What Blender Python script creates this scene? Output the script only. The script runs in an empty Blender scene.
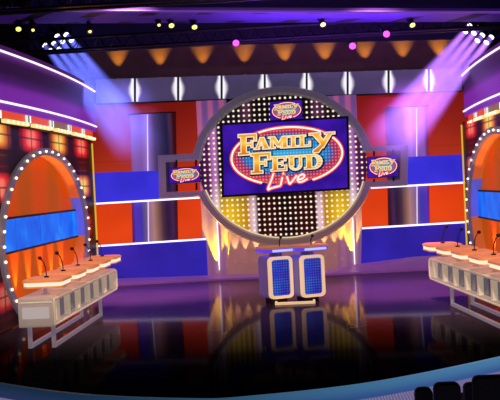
import bpy, math, random
from mathutils import Vector, Matrix
random.seed(7)
S = bpy.context.scene
COL = S.collection
S.view_settings.view_transform = 'Standard'
S.view_settings.look = 'None'
S.cycles.use_denoising = True
S.cycles.max_bounces = 6
S.cycles.volume_step_rate = 2.0
S.cycles.sample_clamp_indirect = 4.0

# ------------------------------------------------------------------ camera
F_PX, ROLL, YAW, PITCH = 950.0, 0.048, 0.053, 0.0162
CAM = Vector((0.5, -24.0, 2.3))
fw = Vector((-math.sin(YAW) * math.cos(PITCH), math.cos(YAW) * math.cos(PITCH), -math.sin(PITCH)))
r0 = fw.cross(Vector((0, 0, 1))).normalized()
u0 = r0.cross(fw)
RT = r0 * math.cos(ROLL) - u0 * math.sin(ROLL)
UP = u0 * math.cos(ROLL) + r0 * math.sin(ROLL)
cd = bpy.data.cameras.new('camera')
cd.sensor_width = 36
cd.lens = F_PX / 500 * 36
cd.clip_end = 200
cam = bpy.data.objects.new('camera', cd)
COL.objects.link(cam)
cam.matrix_world = Matrix((
    (RT.x, UP.x, -fw.x, CAM.x), (RT.y, UP.y, -fw.y, CAM.y), (RT.z, UP.z, -fw.z, CAM.z), (0, 0, 0, 1)))
S.camera = cam


def ray(px, py):
    return fw * F_PX + RT * (px - 250) + UP * (200 - py)


def at(px, py, Y):
    """world point of a photo pixel on the upright plane y = Y"""
    d = ray(px, py)
    return CAM + d * ((Y - CAM.y) / d.y)


def atz(px, py, Z):
    d = ray(px, py)
    return CAM + d * ((Z - CAM.z) / d.z)


def proj(p):
    d = Vector(p) - CAM
    k = F_PX / d.dot(fw)
    return 250 + d.dot(RT) * k, 200 - d.dot(UP) * k


# ------------------------------------------------------------------ materials
def lin(c):
    if isinstance(c, str):
        c = c.lstrip('#')
        c = [int(c[i:i + 2], 16) / 255 for i in (0, 2, 4)]
    return tuple(x / 12.92 if x <= .04045 else ((x + .055) / 1.055) ** 2.4 for x in c) + (1,)


class NT:
    """tiny node-graph helper"""
    def __init__(s, name):
        s.m = bpy.data.materials.new(name)
        s.m.use_nodes = True
        s.t = s.m.node_tree
        s.t.nodes.clear()
        s.out = s.t.nodes.new('ShaderNodeOutputMaterial')

    def n(s, k, **kw):
        x = s.t.nodes.new(k)
        for a, b in kw.items():
            setattr(x, a, b)
        return x

    def put(s, sock, v):
        if hasattr(v, 'node'):
            s.t.links.new(v, sock)
        elif v is not None:
            sock.default_value = v

    def math(s, op, a, b=None, c=None, clamp=False):
        x = s.n('ShaderNodeMath', operation=op, use_clamp=clamp)
        for i, v in enumerate((a, b, c)):
            if v is not None:
                s.put(x.inputs[i], v)
        return x.outputs[0]

    def xyz(s):
        tc = s.n('ShaderNodeTexCoord')
        sp = s.n('ShaderNodeSeparateXYZ')
        s.t.links.new(tc.outputs['Object'], sp.inputs[0])
        return sp.outputs[0], sp.outputs[1], sp.outputs[2], tc.outputs['Object']

    def smooth(s, v, a, b, o0=0., o1=1.):
        x = s.n('ShaderNodeMapRange', interpolation_type='SMOOTHSTEP')
        s.put(x.inputs['Value'], v)
        for k, w in (('From Min', a), ('From Max', b), ('To Min', o0), ('To Max', o1)):
            s.put(x.inputs[k], w)
        return x.outputs[0]

    def ramp(s, v, stops, interp='LINEAR'):
        x = s.n('ShaderNodeValToRGB')
        cr = x.color_ramp
        cr.interpolation = interp
        while len(cr.elements) < len(stops):
            cr.elements.new(.5)
        for e, (p, c) in zip(cr.elements, stops):
            e.position = p
            e.color = lin(c) if isinstance(c, str) else (c, c, c, 1)
        s.put(x.inputs[0], v)
        return x.outputs[0]

    def mix(s, f, a, b, blend='MIX'):
        x = s.n('ShaderNodeMix', data_type='RGBA', blend_type=blend)
        s.put(x.inputs[0], f)
        s.put(x.inputs[6], a)
        s.put(x.inputs[7], b)
        return x.outputs[2]

    def noise(s, vec, scale, detail=2):
        x = s.n('ShaderNodeTexNoise')
        if vec is not None:
            s.t.links.new(vec, x.inputs['Vector'])
        x.inputs['Scale'].default_value = scale
        x.inputs['Detail'].default_value = detail
        return x.outputs[0]

    def pbr(s, base='#808080', rough=.5, metal=0., emit=None, es=0., spec=.5, bump=None):
        b = s.n('ShaderNodeBsdfPrincipled')
        s.put(b.inputs['Base Color'], lin(base) if isinstance(base, str) else base)
        s.put(b.inputs['Roughness'], rough)
        s.put(b.inputs['Metallic'], metal)
        s.put(b.inputs['Specular IOR Level'], spec)
        if emit is not None:
            s.put(b.inputs['Emission Color'], lin(emit) if isinstance(emit, str) else emit)
            s.put(b.inputs['Emission Strength'], es)
        if bump is not None:
            bm = s.n('ShaderNodeBump')
            bm.inputs['Strength'].default_value = .15
            bm.inputs['Distance'].default_value = .02
            s.put(bm.inputs['Height'], bump)
            s.t.links.new(bm.outputs[0], b.inputs['Normal'])
        s.t.links.new(b.outputs[0], s.out.inputs[0])
        return s.m


def M(name, base, rough=.5, metal=0., emit=None, es=0., spec=.5, var=.12):
    """plain painted / lit material with a little procedural mottling"""
    g = NT(name)
    _, _, _, co = g.xyz()
    nz = g.noise(co, 3.0, 3)
    k = g.math('MULTIPLY_ADD', nz, 2 * var, 1 - var)
    mul = g.n('ShaderNodeVectorMath', operation='SCALE')
    mul.inputs[0].default_value = lin(base)[:3]
    g.put(mul.inputs['Scale'], k)
    if emit is not None:
        es = g.math('MULTIPLY', k, es)
    return g.pbr(mul.outputs[0], rough, metal, emit, es, spec)


def glow(name, c, st):
    return M(name, '#202020', .5, 0, c, st, .2, .03)


# ------------------------------------------------------------------ mesh builder
class MB:
    def __init__(s):
        s.v, s.f, s.mi, s.sm = [], [], [], []

    def face(s, pts, mi=0, sm=False):
        i = len(s.v)
        s.v += [tuple(p) for p in pts]
        s.f.append(tuple(range(i, i + len(pts))))
        s.mi.append(mi)
        s.sm.append(sm)

    def add(s, verts, faces, mi=0, sm=False):
        i = len(s.v)
        s.v += [tuple(p) for p in verts]
        for f in faces:
            s.f.append(tuple(i + k for k in f))
            s.mi.append(mi)
            s.sm.append(sm)
        return s

    def box(s, lo, hi, mi=0, bev=0.):
        x0, y0, z0 = lo
        x1, y1, z1 = hi
        if bev <= 0:
            v = [(x, y, z) for x in (x0, x1) for y in (y0, y1) for z in (z0, z1)]
            return s.add(v, [(0, 1, 3, 2), (4, 6, 7, 5), (0, 4, 5, 1), (2, 3, 7, 6), (0, 2, 6, 4), (1, 5, 7, 3)], mi)
        # chamfered box: three rings in z
        def ring(z, b):
            return [(x0 + b, y0, z), (x1 - b, y0, z), (x1, y0 + b, z), (x1, y1 - b, z), (x1 - b, y1, z), (x0 + b, y1, z), (x0, y1 - b, z), (x0, y0 + b, z)]
        def ring2(z):
            b = bev
            return [(x0 + b, y0 + b, z), (x1 - b, y0 + b, z), (x1 - b, y0 + b, z), (x1 - b, y1 - b, z), (x1 - b, y1 - b, z), (x0 + b, y1 - b, z), (x0 + b, y1 - b, z), (x0 + b, y0 + b, z)]
        return s.loft([ring2(z0), ring(z0 + bev, bev), ring(z1 - bev, bev), ring2(z1)], True, True, mi)

    def loft(s, rings, closed=True, caps=True, mi=0, sm=False):
        n = len(rings[0])
        v = [p for r in rings for p in r]
        f = []
        for i in range(len(rings) - 1):
            for j in range(n if closed else n - 1):
                k = (j + 1) % n
                f.append((i * n + j, i * n + k, (i + 1) * n + k, (i + 1) * n + j))
        s.add(v, f, mi, sm)
        if caps and closed:
            s.face(list(reversed(rings[0])), mi)
            s.face(rings[-1], mi)
        return s

    def prism(s, poly, d, mi=0):
        """planar polygon pushed along vector d"""
        d = Vector(d)
        a = [Vector(p) for p in poly]
        b = [p + d for p in a]
        n = len(a)
        s.face(a, mi)
        s.face(list(reversed(b)), mi)
        for i in range(n):
            k = (i + 1) % n
            s.face([a[i], b[i], b[k], a[k]], mi)
        return s

    def tube(s, pts, r, n=8, mi=0, cap=True, sm=True):
        pts = [Vector(p) for p in pts]
        rs = r if isinstance(r, (list, tuple)) else [r] * len(pts)
        rings = []
        t0 = (pts[1] - pts[0]).normalized()
        ref = Vector((0, 0, 1)) if abs(t0.z) < .9 else Vector((1, 0, 0))
        a = t0.cross(ref).normalized()
        for i, p in enumerate(pts):
            t = (pts[min(i + 1, len(pts) - 1)] - pts[max(i - 1, 0)]).normalized()
            a = (a - t * a.dot(t)).normalized()
            b = t.cross(a)
            rings.append([p + (a * math.cos(2 * math.pi * k / n) + b * math.sin(2 * math.pi * k / n)) * rs[i] for k in range(n)])
        return s.loft(rings, True, cap, mi, sm)

    def ball(s, c, r, mi=0, n=8, m=6, sc=(1, 1, 1)):
        c = Vector(c)
        rings = []
        for i in range(m + 1):
            t = math.pi * i / m
            rr = max(math.sin(t), .02)
            rings.append([c + Vector((rr * math.cos(2 * math.pi * k / n) * sc[0], rr * math.sin(2 * math.pi * k / n) * sc[1], math.cos(t) * sc[2])) * r for k in range(n)])
        return s.loft(rings, True, True, mi, True)

    def build(s, name, mats, parent=None):
        me = bpy.data.meshes.new(name)
        me.from_pydata([tuple(v) for v in s.v], [], s.f)
        for m in (mats if isinstance(mats, (list, tuple)) else [mats]):
            me.materials.append(m)
        for p, mi, sm in zip(me.polygons, s.mi, s.sm):
            p.material_index = mi
            p.use_smooth = sm
        me.update()
        o = bpy.data.objects.new(name, me)
        COL.objects.link(o)
        if parent is not None:
            o.parent = parent
            o.matrix_parent_inverse = world(parent).inverted()
        return o


def world(o):
    m = o.matrix_basis.copy()
    while o.parent is not None:
        m = o.parent.matrix_basis @ o.matrix_parent_inverse @ m if False else (o.parent.matrix_basis @ o.matrix_parent_inverse) @ m
        o = o.parent
    return m


def tag(o, label, cat, group=None):
    o['label'] = label
    o['category'] = cat
    if group:
        o['group'] = group
    return o


def thing(name, label, cat, loc=(0, 0, 0), group=None, rz=0):
    o = bpy.data.objects.new(name, None)
    o.empty_display_size = .1
    o.location = loc
    o.rotation_euler = (0, 0, rz)
    COL.objects.link(o)
    return tag(o, label, cat, group)


def struct(o):
    o['kind'] = 'structure'
    return o


def copy_tree(o, parent=None):
    c = o.copy()
    COL.objects.link(c)
    if parent is not None:
        c.parent = parent
    for ch in list(o.children):
        copy_tree(ch, c)
    return c


def lamp(kind, name, loc, energy, color, parent=None, target=None, size=60, blend=.5, rad=.03, shape=None):
    d = bpy.data.lights.new(name, kind)
    d.energy = energy
    d.color = lin(color)[:3] if isinstance(color, str) else color
    if kind == 'SPOT':
        d.spot_size = math.radians(size)
        d.spot_blend = blend
        d.shadow_soft_size = rad
    elif kind == 'AREA':
        d.shape = 'RECTANGLE'
        d.size, d.size_y = shape
    else:
        d.shadow_soft_size = rad
    o = bpy.data.objects.new(name, d)
    COL.objects.link(o)
    o.location = loc
    if target is not None:
        o.rotation_euler = (Vector(target) - Vector(loc)).to_track_quat('-Z', 'Y').to_euler()
    if parent is not None:
        o.parent = parent
        o.matrix_parent_inverse = world(parent).inverted()
    return o


def pxpoly(pts, Y):
    return [at(x, y, Y) for x, y in pts]


ORD = ['first', 'second', 'third', 'fourth', 'fifth', 'sixth', 'seventh', 'eighth', 'ninth', 'tenth', 'eleventh', 'twelfth']

# ------------------------------------------------------------------ shared materials
m_black = M('matt black', '#050507', .7)
m_darkmetal = M('dark metal', '#15131a', .45, .6)
m_steel = M('brushed steel', '#8a8690', .35, .8)
m_neon = glow('white neon', '#f3e6ff', 1.6)
m_bulb = glow('warm bulb', '#ffe9b8', 2.2)
m_tubepink = glow('pink white tube', '#f6dcff', 1.5)

# ------------------------------------------------------------------ floor, platform, hall
rim_px = [(157, 399), (250, 396), (375, 381.5), (500, 356.5)]
rim_r = [atz(x, y, 0) for x, y in rim_px]
ax = -.5
rim = [Vector((p.x, p.y, 0)) for p in rim_r[1:]]
right = rim + [Vector((4.35, -10.7, 0)), Vector((5.6, -8.6, 0)), Vector((6.8, -5.5, 0))]
left = [Vector((2 * ax - p.x, p.y, 0)) for p in right]
ctrl = list(reversed(left)) + right


def catmull(P, k=8):
    o = []
    for i in range(len(P) - 1):
        p0, p1, p2, p3 = P[max(i - 1, 0)], P[i], P[i + 1], P[min(i + 2, len(P) - 1)]
        for j in range(k):
            t = j / k
            o.append(.5 * ((2 * p1) + (p2 - p0) * t + (2 * p0 - 5 * p1 + 4 * p2 - p3) * t * t + (3 * p1 - p0 - 3 * p2 + p3) * t ** 3))
    o.append(P[-1])
    return o


RIM = catmull(ctrl)
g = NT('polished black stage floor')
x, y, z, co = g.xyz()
fac = g.ramp(g.smooth(y, -14.0, -1.0), [(0, .0), (.12, .01), (.19, .045), (.31, .09), (.46, .16), (.69, .23), (1, .30)])  # mirror strength painted to die out toward the front edge
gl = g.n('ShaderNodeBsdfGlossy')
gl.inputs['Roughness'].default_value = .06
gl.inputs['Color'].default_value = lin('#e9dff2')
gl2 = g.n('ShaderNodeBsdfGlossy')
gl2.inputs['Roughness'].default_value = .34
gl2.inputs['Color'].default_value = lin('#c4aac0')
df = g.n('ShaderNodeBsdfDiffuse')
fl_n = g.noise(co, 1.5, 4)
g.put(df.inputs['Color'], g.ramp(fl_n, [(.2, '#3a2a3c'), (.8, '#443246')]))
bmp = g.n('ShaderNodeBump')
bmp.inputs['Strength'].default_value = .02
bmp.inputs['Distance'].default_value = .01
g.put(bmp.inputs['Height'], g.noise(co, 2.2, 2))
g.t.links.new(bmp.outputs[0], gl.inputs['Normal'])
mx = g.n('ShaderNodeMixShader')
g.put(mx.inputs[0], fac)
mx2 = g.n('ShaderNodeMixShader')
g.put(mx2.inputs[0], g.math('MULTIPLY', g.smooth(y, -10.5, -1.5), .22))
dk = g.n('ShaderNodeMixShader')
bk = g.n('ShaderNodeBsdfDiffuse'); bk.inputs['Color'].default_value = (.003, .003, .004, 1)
g.put(dk.inputs[0], g.smooth(y, -11.5, -6.5))  # floor colour painted down to black for the unlit foreground
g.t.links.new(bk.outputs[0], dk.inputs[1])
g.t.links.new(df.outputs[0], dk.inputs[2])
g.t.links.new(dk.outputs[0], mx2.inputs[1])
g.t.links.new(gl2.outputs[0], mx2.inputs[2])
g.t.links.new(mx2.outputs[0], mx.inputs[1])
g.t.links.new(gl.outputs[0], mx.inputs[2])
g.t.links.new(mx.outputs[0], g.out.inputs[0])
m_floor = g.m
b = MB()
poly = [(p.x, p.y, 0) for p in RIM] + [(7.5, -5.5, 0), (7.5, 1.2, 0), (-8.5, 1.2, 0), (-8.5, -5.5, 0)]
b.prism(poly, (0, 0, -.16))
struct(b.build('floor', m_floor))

# stage rim: rounded nosing along the curved edge, blue light painted as emission
g = NT('blue lit stage edge')
x, y, z, co = g.xyz()
g.pbr('#3f6da0', .4, 0, g.ramp(g.smooth(z, -.16, 0), [(0, '#2d4f80'), (.6, '#41719f'), (1, '#4a80a8')]), g.math('MULTIPLY_ADD', g.smooth(x, -2.5, 3.0), .75, .10), .4)
b = MB()
prof = [(0, 0.004), (.05, 0.0), (.075, -.02), (.08, -.15), (.06, -.165), (0, -.17)]
rings = []
for i, p in enumerate(RIM):
    t = (RIM[min(i + 1, len(RIM) - 1)] - RIM[max(i - 1, 0)]).normalized()
    nrm = Vector((t.y, -t.x, 0))
    rings.append([p + nrm * a + Vector((0, 0, h)) for a, h in prof])
b.loft(rings, False, False, 0, True)
struct(b.build('trim_1', g.m))

g = NT('lilac hall carpet')
x, y, z, co = g.xyz()
wv = g.n('ShaderNodeTexWave')
wv.inputs['Scale'].default_value = 9
wv.inputs['Distortion'].default_value = 3
g.t.links.new(co, wv.inputs['Vector'])
cc_ = g.ramp(wv.outputs[1], [(0, '#7a6c98'), (1, '#a596c2')])
g.pbr(cc_, .9, 0, cc_, .55)  # carpet's own emission added in place of light falling on it
b = MB()
b.box((-14, -26, -.6), (14, -4, -.165))
struct(b.build('auditorium_floor', g.m))

# platform behind
g = NT('mauve platform gloss')
x, y, z, co = g.xyz()
m_plat = g.pbr(g.ramp(g.noise(co, 1.2), [(.3, '#6a4676'), (.7, '#8c6296')]), .28, 0, '#7a4488', .5, .6)
pf = [atz(x, y, 0.0) for x, y in ((60, 290.2), (120, 286), (210, 281))]
pf = [(p.x, p.y) for p in pf] + [(.2, -.98), (1.1, -.92), (1.8, -.85), (3.2, -.75), (5.2, -.7)]
bk_ = [at(x_, y_, -.43) for x_, y_ in ((120, 278.5), (205, 275.5), (283, 273.5), (335, 270), (365, 262), (430, 255))]
b = MB()
rings = []
for (x_, y_) in pf:
    zb_ = bk_[0].z if x_ < bk_[0].x else bk_[-1].z
    for p_, q_ in zip(bk_, bk_[1:]):
        if p_.x <= x_ <= q_.x:
            zb_ = p_.z + (q_.z - p_.z) * (x_ - p_.x) / (q_.x - p_.x)
    zb_ = max(zb_, .055)
    rings.append([(x_, y_, .002), (x_, y_, .05), (x_, -.43, zb_), (x_, .3, zb_), (x_, .3, .002)])
b.loft(rings, True, True)
struct(b.build('platform', m_plat))

# hall shell
m_hall = M('black hall paint', '#07060a', .9)
b = MB(); b.box((-14, 1.3, -.6), (14, 1.5, 10)); struct(b.build('wall_back', m_hall))
b = MB(); b.box((-14.2, -27, -.6), (-14, 1.5, 10)); struct(b.build('wall_left', m_hall))
b = MB(); b.box((14, -27, -.6), (14.2, 1.5, 10)); struct(b.build('wall_right', m_hall))
b = MB(); b.box((-14.2, -27, 10), (14.2, 1.5, 10.2)); struct(b.build('ceiling', m_hall))

# ------------------------------------------------------------------ back scenery, lit looks mostly put in as emission
# brown header flat above the lit band
g = NT('brown header cloth')
x, y, z, co = g.xyz()
g.pbr(g.ramp(g.noise(co, 2.0, 3), [(.3, '#5a4a3c'), (.7, '#6c5a48')]), .85, 0, '#2a1710', .22, .1)
b = MB()
b.prism(pxpoly([(88, 36), (470, 22), (470, 71), (88, 83)], .2), (0, .08, 0))
hdr = thing('header_flat', 'dark brown scenery flat above the lit grey band, washed by nine amber lamps', 'scenery flat', at(280, 77, .2))
b.build('cloth', g.m, hdr)
m_amberlens = glow('amber lens', '#ff9a20', .7)
AMB = [118, 160, 203, 245, 285.5, 326, 366, 404.5, 441]
for i, px in enumerate(AMB):
    ytop = 79 - (px - 96) * .0305
    base = at(px, ytop + 1.6, .03)
    b = MB()
    b.tube([base + Vector((0, 0, -.05)), base + Vector((0, 0, .03))], .035, 10)
    b.box(base + Vector((-.015, .0, -.05)), base + Vector((.015, .17, -.03)))
    b.tube([base + Vector((0, 0, .03)), base + Vector((0, 0, .035))], .03, 10, 1)
    b.build('uplight', [m_darkmetal, m_amberlens], hdr)
    lamp('SPOT', 'uplight_bulb', base + Vector((0, .0, .045)), 190, '#ffae38', hdr, base + Vector((0, .0, 2)), 58, .8, .012)

# grey band with edge-lit seams
m_band = M('grey mauve panel', '#6b6580', .45, 0, '#4d4866', .55)
seams = [134.7, 178, 221.5, 264.7, 306.7, 347.7, 388.7, 429]
edges = [95.5] + seams + [462.3]


def band_y(px):
    t = (px - 95) / 367
    return 79.5 - 11.5 * t, 104 - 13 * t


for i in range(9):
    xa, xb = edges[i] + .35, edges[i + 1] - .35
    (a0, a1), (b0, b1) = band_y(xa), band_y(xb)
    b = MB()
    b.prism(pxpoly([(xa, a0), (xb, b0), (xb, b1), (xa, a1)], -.1), (0, .1, 0))
    b.prism(pxpoly([(xa, a1 - .5), (xb, b1 - .5), (xb, b1 + .9), (xa, a1 + .9)], -.14), (0, .05, 0), 1)
    tag(b.build('band_panel', [m_band, m_black]), 'grey mauve panel of the lit band, %s from the left' % ORD[i], 'wall panel', 'panels of the lit band')

m_seam = M('green black seam post', '#06160a', .6, 0, '#0a4018', .35)
for i, px in enumerate(seams):
    y0, y1 = band_y(px)
    p0, p1 = at(px, y0 + .6, -.12), at(px, y1 - .6, -.12)
    mid = (p0 + p1) / 2
    t = thing('seam_light', 'white edge-lit seam post on the grey band, %s from the left' % ORD[i], 'wall light', (mid.x, mid.y, p1.z), 'seam lights on the lit band')
    b = MB(); b.prism(pxpoly([(px - 1.05, y0), (px + 1.05, y0), (px + 1.05, y1), (px - 1.05, y1)], -.19), (0, .09, 0)); b.build('post', m_seam, t)
    H = p0.z - p1.z
    for sgn in (-1, 1):
        g = NT('seam diffuser glow')
        xx, yy, zz, co = g.xyz()
        zc = g.math('ABSOLUTE', g.math('DIVIDE', g.math('SUBTRACT', zz, mid.z), H / 2))
        wid = g.math('MULTIPLY_ADD', g.smooth(zc, .1, 1.0), -.09, .20)
        dd = g.math('DIVIDE', g.math('ABSOLUTE', g.math('SUBTRACT', xx, mid.x)), wid)
        e = g.smooth(dd, .3, 1.05, 1.0, 0.0)
        m = g.pbr('#6b6580', .45, 0, g.mix(e, lin('#4d4866'), lin('#fbf4ff')), g.math('MULTIPLY_ADD', e, .55, .5))  # white glow fading into the panel tone, painted as emission
        b = MB()
        xo = px + sgn * 8.5
        xi = px + sgn * 1.05
        b.prism(pxpoly([(xi, y0 + .3), (xo, y0 + .3), (xo, y1 - 1), (xi, y1 - 1)], -.12), (0, .015, 0))
        b.build('diffuser', m, t)

# red backdrop flats, left and right of the ring: one tall flat each side
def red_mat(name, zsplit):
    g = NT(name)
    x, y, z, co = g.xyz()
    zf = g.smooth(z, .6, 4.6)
    c = g.ramp(zf, [(0, '#f04a08'), (.24, '#ef4306'), (.36, '#d83606'), (.5, '#b83616'), (.72, '#a02a0e'), (1, '#741404')])  # lit look painted in: bright low, dark toward the top
    # seam half way up the upper bay and soft lamp hot spots painted into the emission
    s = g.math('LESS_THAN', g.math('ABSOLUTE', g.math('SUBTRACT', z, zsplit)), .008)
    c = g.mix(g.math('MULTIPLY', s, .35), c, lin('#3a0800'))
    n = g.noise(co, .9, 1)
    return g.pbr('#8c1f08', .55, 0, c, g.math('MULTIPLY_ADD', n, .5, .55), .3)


m_redL = red_mat('orange red painted-glow flat', 3.05)
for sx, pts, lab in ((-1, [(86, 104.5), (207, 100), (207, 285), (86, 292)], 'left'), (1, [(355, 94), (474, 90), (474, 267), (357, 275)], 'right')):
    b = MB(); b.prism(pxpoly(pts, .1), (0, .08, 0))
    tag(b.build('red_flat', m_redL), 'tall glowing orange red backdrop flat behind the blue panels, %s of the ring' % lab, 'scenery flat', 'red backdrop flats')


m_colneon = glow('lavender neon', '#e8c8ff', 1.15)


# metallic columns, reflections and haze painted as bands, with a white neon line
def column(side, x0, x1, xn, ytop, ybot):
    g = NT('reflection-painted metal column')
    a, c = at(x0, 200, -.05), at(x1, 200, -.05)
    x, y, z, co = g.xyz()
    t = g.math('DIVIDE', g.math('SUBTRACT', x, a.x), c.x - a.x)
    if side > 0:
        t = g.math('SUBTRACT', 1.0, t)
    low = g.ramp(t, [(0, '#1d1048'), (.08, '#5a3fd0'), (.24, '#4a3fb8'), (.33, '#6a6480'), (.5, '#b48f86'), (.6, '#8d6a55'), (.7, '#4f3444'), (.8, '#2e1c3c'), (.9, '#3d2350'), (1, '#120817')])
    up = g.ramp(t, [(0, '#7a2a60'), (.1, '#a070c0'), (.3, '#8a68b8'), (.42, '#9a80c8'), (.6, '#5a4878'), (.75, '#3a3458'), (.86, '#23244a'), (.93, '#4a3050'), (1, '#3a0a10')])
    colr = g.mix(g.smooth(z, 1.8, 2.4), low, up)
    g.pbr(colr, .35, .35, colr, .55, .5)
    ctr = (a + c) / 2
    rx = (c.x - a.x) / 2
    zt, zb = at((x0 + x1) / 2, ytop, -.1).z, at((x0 + x1) / 2, ybot, -.1).z
    th = thing('metal_column', 'half-round reflection-painted metal column with a white neon line, %s of the ring' % ('left' if side < 0 else 'right'), 'column', (ctr.x, -.05, zb), 'neon-lined metal columns')
    b = MB()
    pr = lambda zz: [(ctr.x - rx * math.cos(math.pi * k / 20), .06 - .32 * math.sin(math.pi * k / 20), zz) for k in range(21)]
    lean = .6 * (at((x0 + x1) / 2, ytop, -.1).x - at((x0 + x1) / 2, ybot, -.1).x)
    off = at((x0 + x1) / 2, ybot, -.1).x - at((x0 + x1) / 2, 200, -.1).x
    sh = lambda pts, dx: [(p_[0] + dx, p_[1], p_[2]) for p_ in pts]
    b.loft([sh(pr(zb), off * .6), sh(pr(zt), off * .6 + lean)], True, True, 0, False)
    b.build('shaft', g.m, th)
    p0, p1 = at(xn, ytop + 1, -.29), at(xn, ybot - 1, -.29)
    p1 = Vector((at(xn, 225, -.29).x + off * .3, p0.y, zb + .05))
    b = MB(); b.tube([p0, p1], .013, 8); b.build('neon_tube', m_colneon, th)
    b = MB()
    b.box((ctr.x - rx - .01 + off * .6 + lean, -.28, zt - .012), (ctr.x + rx + .01 + off * .6 + lean, .08, zt + .012))
    b.build('cap', m_darkmetal, th)


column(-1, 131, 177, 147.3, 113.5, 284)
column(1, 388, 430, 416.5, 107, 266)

# blue panels with neon edge lines
g = NT('vivid blue panel')
x, y, z, co = g.xyz()
m_blueU = g.pbr('#1f22b0', .4, 0, g.ramp(g.noise(co, 1.1, 2), [(.3, '#2a28c4'), (.7, '#3a36dc')]), .82, .4)
g = NT('deep blue gloss panel')
x, y, z, co = g.xyz()
m_blueL = g.pbr('#1c1c90', .25, 0, g.ramp(g.noise(co, 1.3, 3), [(.3, '#231c94'), (.7, '#3328b8')]), .75, .5)


def blue(pts, line, m, lab, loc):
    th = thing('blue_panel', lab, 'wall panel', at(loc[0], loc[1], -.4), 'blue panels with neon edges')
    b = MB(); b.prism(pxpoly(pts, -.4), (0, .07, 0)); b.build('board', m, th)
    b = MB(); b.tube([at(line[0][0], line[0][1], -.43), at(line[1][0], line[1][1], -.43)], .022, 8); b.build('edge_neon', m_neon, th)


blue([(88, 173), (163, 170.5), (163, 196), (203, 196), (203, 197.5), (88, 203.6)], ((88, 204.2), (203, 197.4)), m_blueU, 'upper blue panel with white neon along its bottom, left of ring', (130, 203))
blue([(406, 157), (469, 154), (469, 182.5), (371, 187.5), (371, 184), (406, 184)], ((371, 187.9), (469, 182.3)), m_blueU, 'upper blue panel with white neon along its bottom, right of ring', (430, 184))
blue([(88, 246.7), (206, 239), (208, 279), (88, 288)], ((88, 246.7), (206, 239)), m_blueL, 'lower blue panel with white neon along its top, left of ring', (150, 280))
blue([(362, 228.5), (469, 221.9), (469, 261), (361, 270)], ((362, 228.3), (469, 221.9)), m_blueL, 'lower blue panel with white neon along its top, right of ring', (410, 256))

# pale pillars behind the ring
g = NT('pale pink pillar')
x, y, z, co = g.xyz()
wv = g.math('SINE', g.math('MULTIPLY', x, 22.0))  # flute shading painted as stripes on a flat front
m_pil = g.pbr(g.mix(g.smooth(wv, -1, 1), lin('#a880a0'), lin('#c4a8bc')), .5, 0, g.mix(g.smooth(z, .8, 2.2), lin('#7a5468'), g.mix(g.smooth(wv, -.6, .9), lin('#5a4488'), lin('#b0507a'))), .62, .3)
m_fix = M('cream lamp can', '#c8a898', .4, 0, '#9a7a68', .5)
for side, x0, x1, xn, yt, yb in ((-1, 202.5, 232, 217.3, 100, 281), (1, 334.5, 362.5, 353, 95, 271)):
    th = thing('pale_pillar', 'pale pink pillar with painted flute shading and yellow uplights behind the ring, %s side' % ('left' if side < 0 else 'right'), 'pillar', at((x0 + x1) / 2, yb - 1, -.25), 'pillars flanking the ring')
    b = MB()
    a, c = at(x0, 235, -.28), at(x1, 235, -.28)
    zb = .06
    n = 14
    prof = [(a.x + (c.x - a.x) * k / n, -.29) for k in range(n + 1)] + [(c.x, .05), (a.x, .05)]
    ztop = at((x0 + x1) / 2, yt, -.28).z
    b.loft([[(px_, py_, zb) for px_, py_ in prof], [(px_, py_, ztop) for px_, py_ in prof]], True, True)
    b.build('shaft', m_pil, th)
    p0 = at(xn, 226, -.33)
    b = MB(); b.tube([(p0.x, -.335, .2), (p0.x, -.335, at(xn, 226, -.33).z), (p0.x, -.335, 3.4)], .012, 8); b.build('neon_tube', m_neon, th)
    for k, (dx, ytip, en) in enumerate(((0, 268 if side < 0 else 259, 650), (10.3 if side < 0 else -11, 264 if side < 0 else 257, 260))):
        q = at(xn + dx, ytip + (5 if k == 0 else 3), -.385)
        q.z = max(q.z, .07)
        b = MB(); b.tube([q, q + Vector((0, 0, .05))], .03, 10); b.box(q + Vector((-.012, 0, -.0)), q + Vector((.012, .12, .02))); b.build('uplight', m_fix, th)
        lamp('SPOT', 'pillar_bulb', q + Vector((0, 0, .06)), en, '#ffe414', th, q + Vector((0, .05, 2)), 38 if k == 0 else 22, .3, .01)

# cream plinth wall below the ring
g = NT('cream pink plinth')
x, y, z, co = g.xyz()
m_pl = g.pbr(g.ramp(g.noise(co, 1.5), [(.3, '#b08a7c'), (.7, '#c4a08c')]), .5, 0, '#8c6458', .6, .3)
th = thing('plinth_wall', 'cream pink plinth wall beneath the big ring, lit by small lamps', 'scenery flat', at(283, 274, -.35))
b = MB(); b.prism(pxpoly([(228, 232), (338, 226), (338, 275), (228, 282)], -.35), (0, .1, 0)); b.build('panel', m_pl, th)
for px, yt in ((235.5, 262), (246, 262), (257, 261), (314, 257), (325, 256), (335, 255)):
    q = at(px, yt + 1, -.44)
    b = MB(); b.tube([q, q + Vector((0, 0, .05))], .025, 8); b.box(q + Vector((-.01, 0, 0)), q + Vector((.01, .09, .02))); b.build('uplight', m_fix, th)
    lamp('SPOT', 'plinth_bulb', q + Vector((0, 0, .06)), 70, '#ffe0a0', th, q + Vector((0, .05, 2)), 34, .5, .01)

# ------------------------------------------------------------------ ring frame, LED board
CX, CY, AO, BO, AI, BI = 283, 166.2, 91, 80, 82, 71.5


def ell(a, b, x=None, y=None, sx=1):
    return CX + sx * a * math.sqrt(max(0, 1 - ((y - CY) / b) ** 2))


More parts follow.
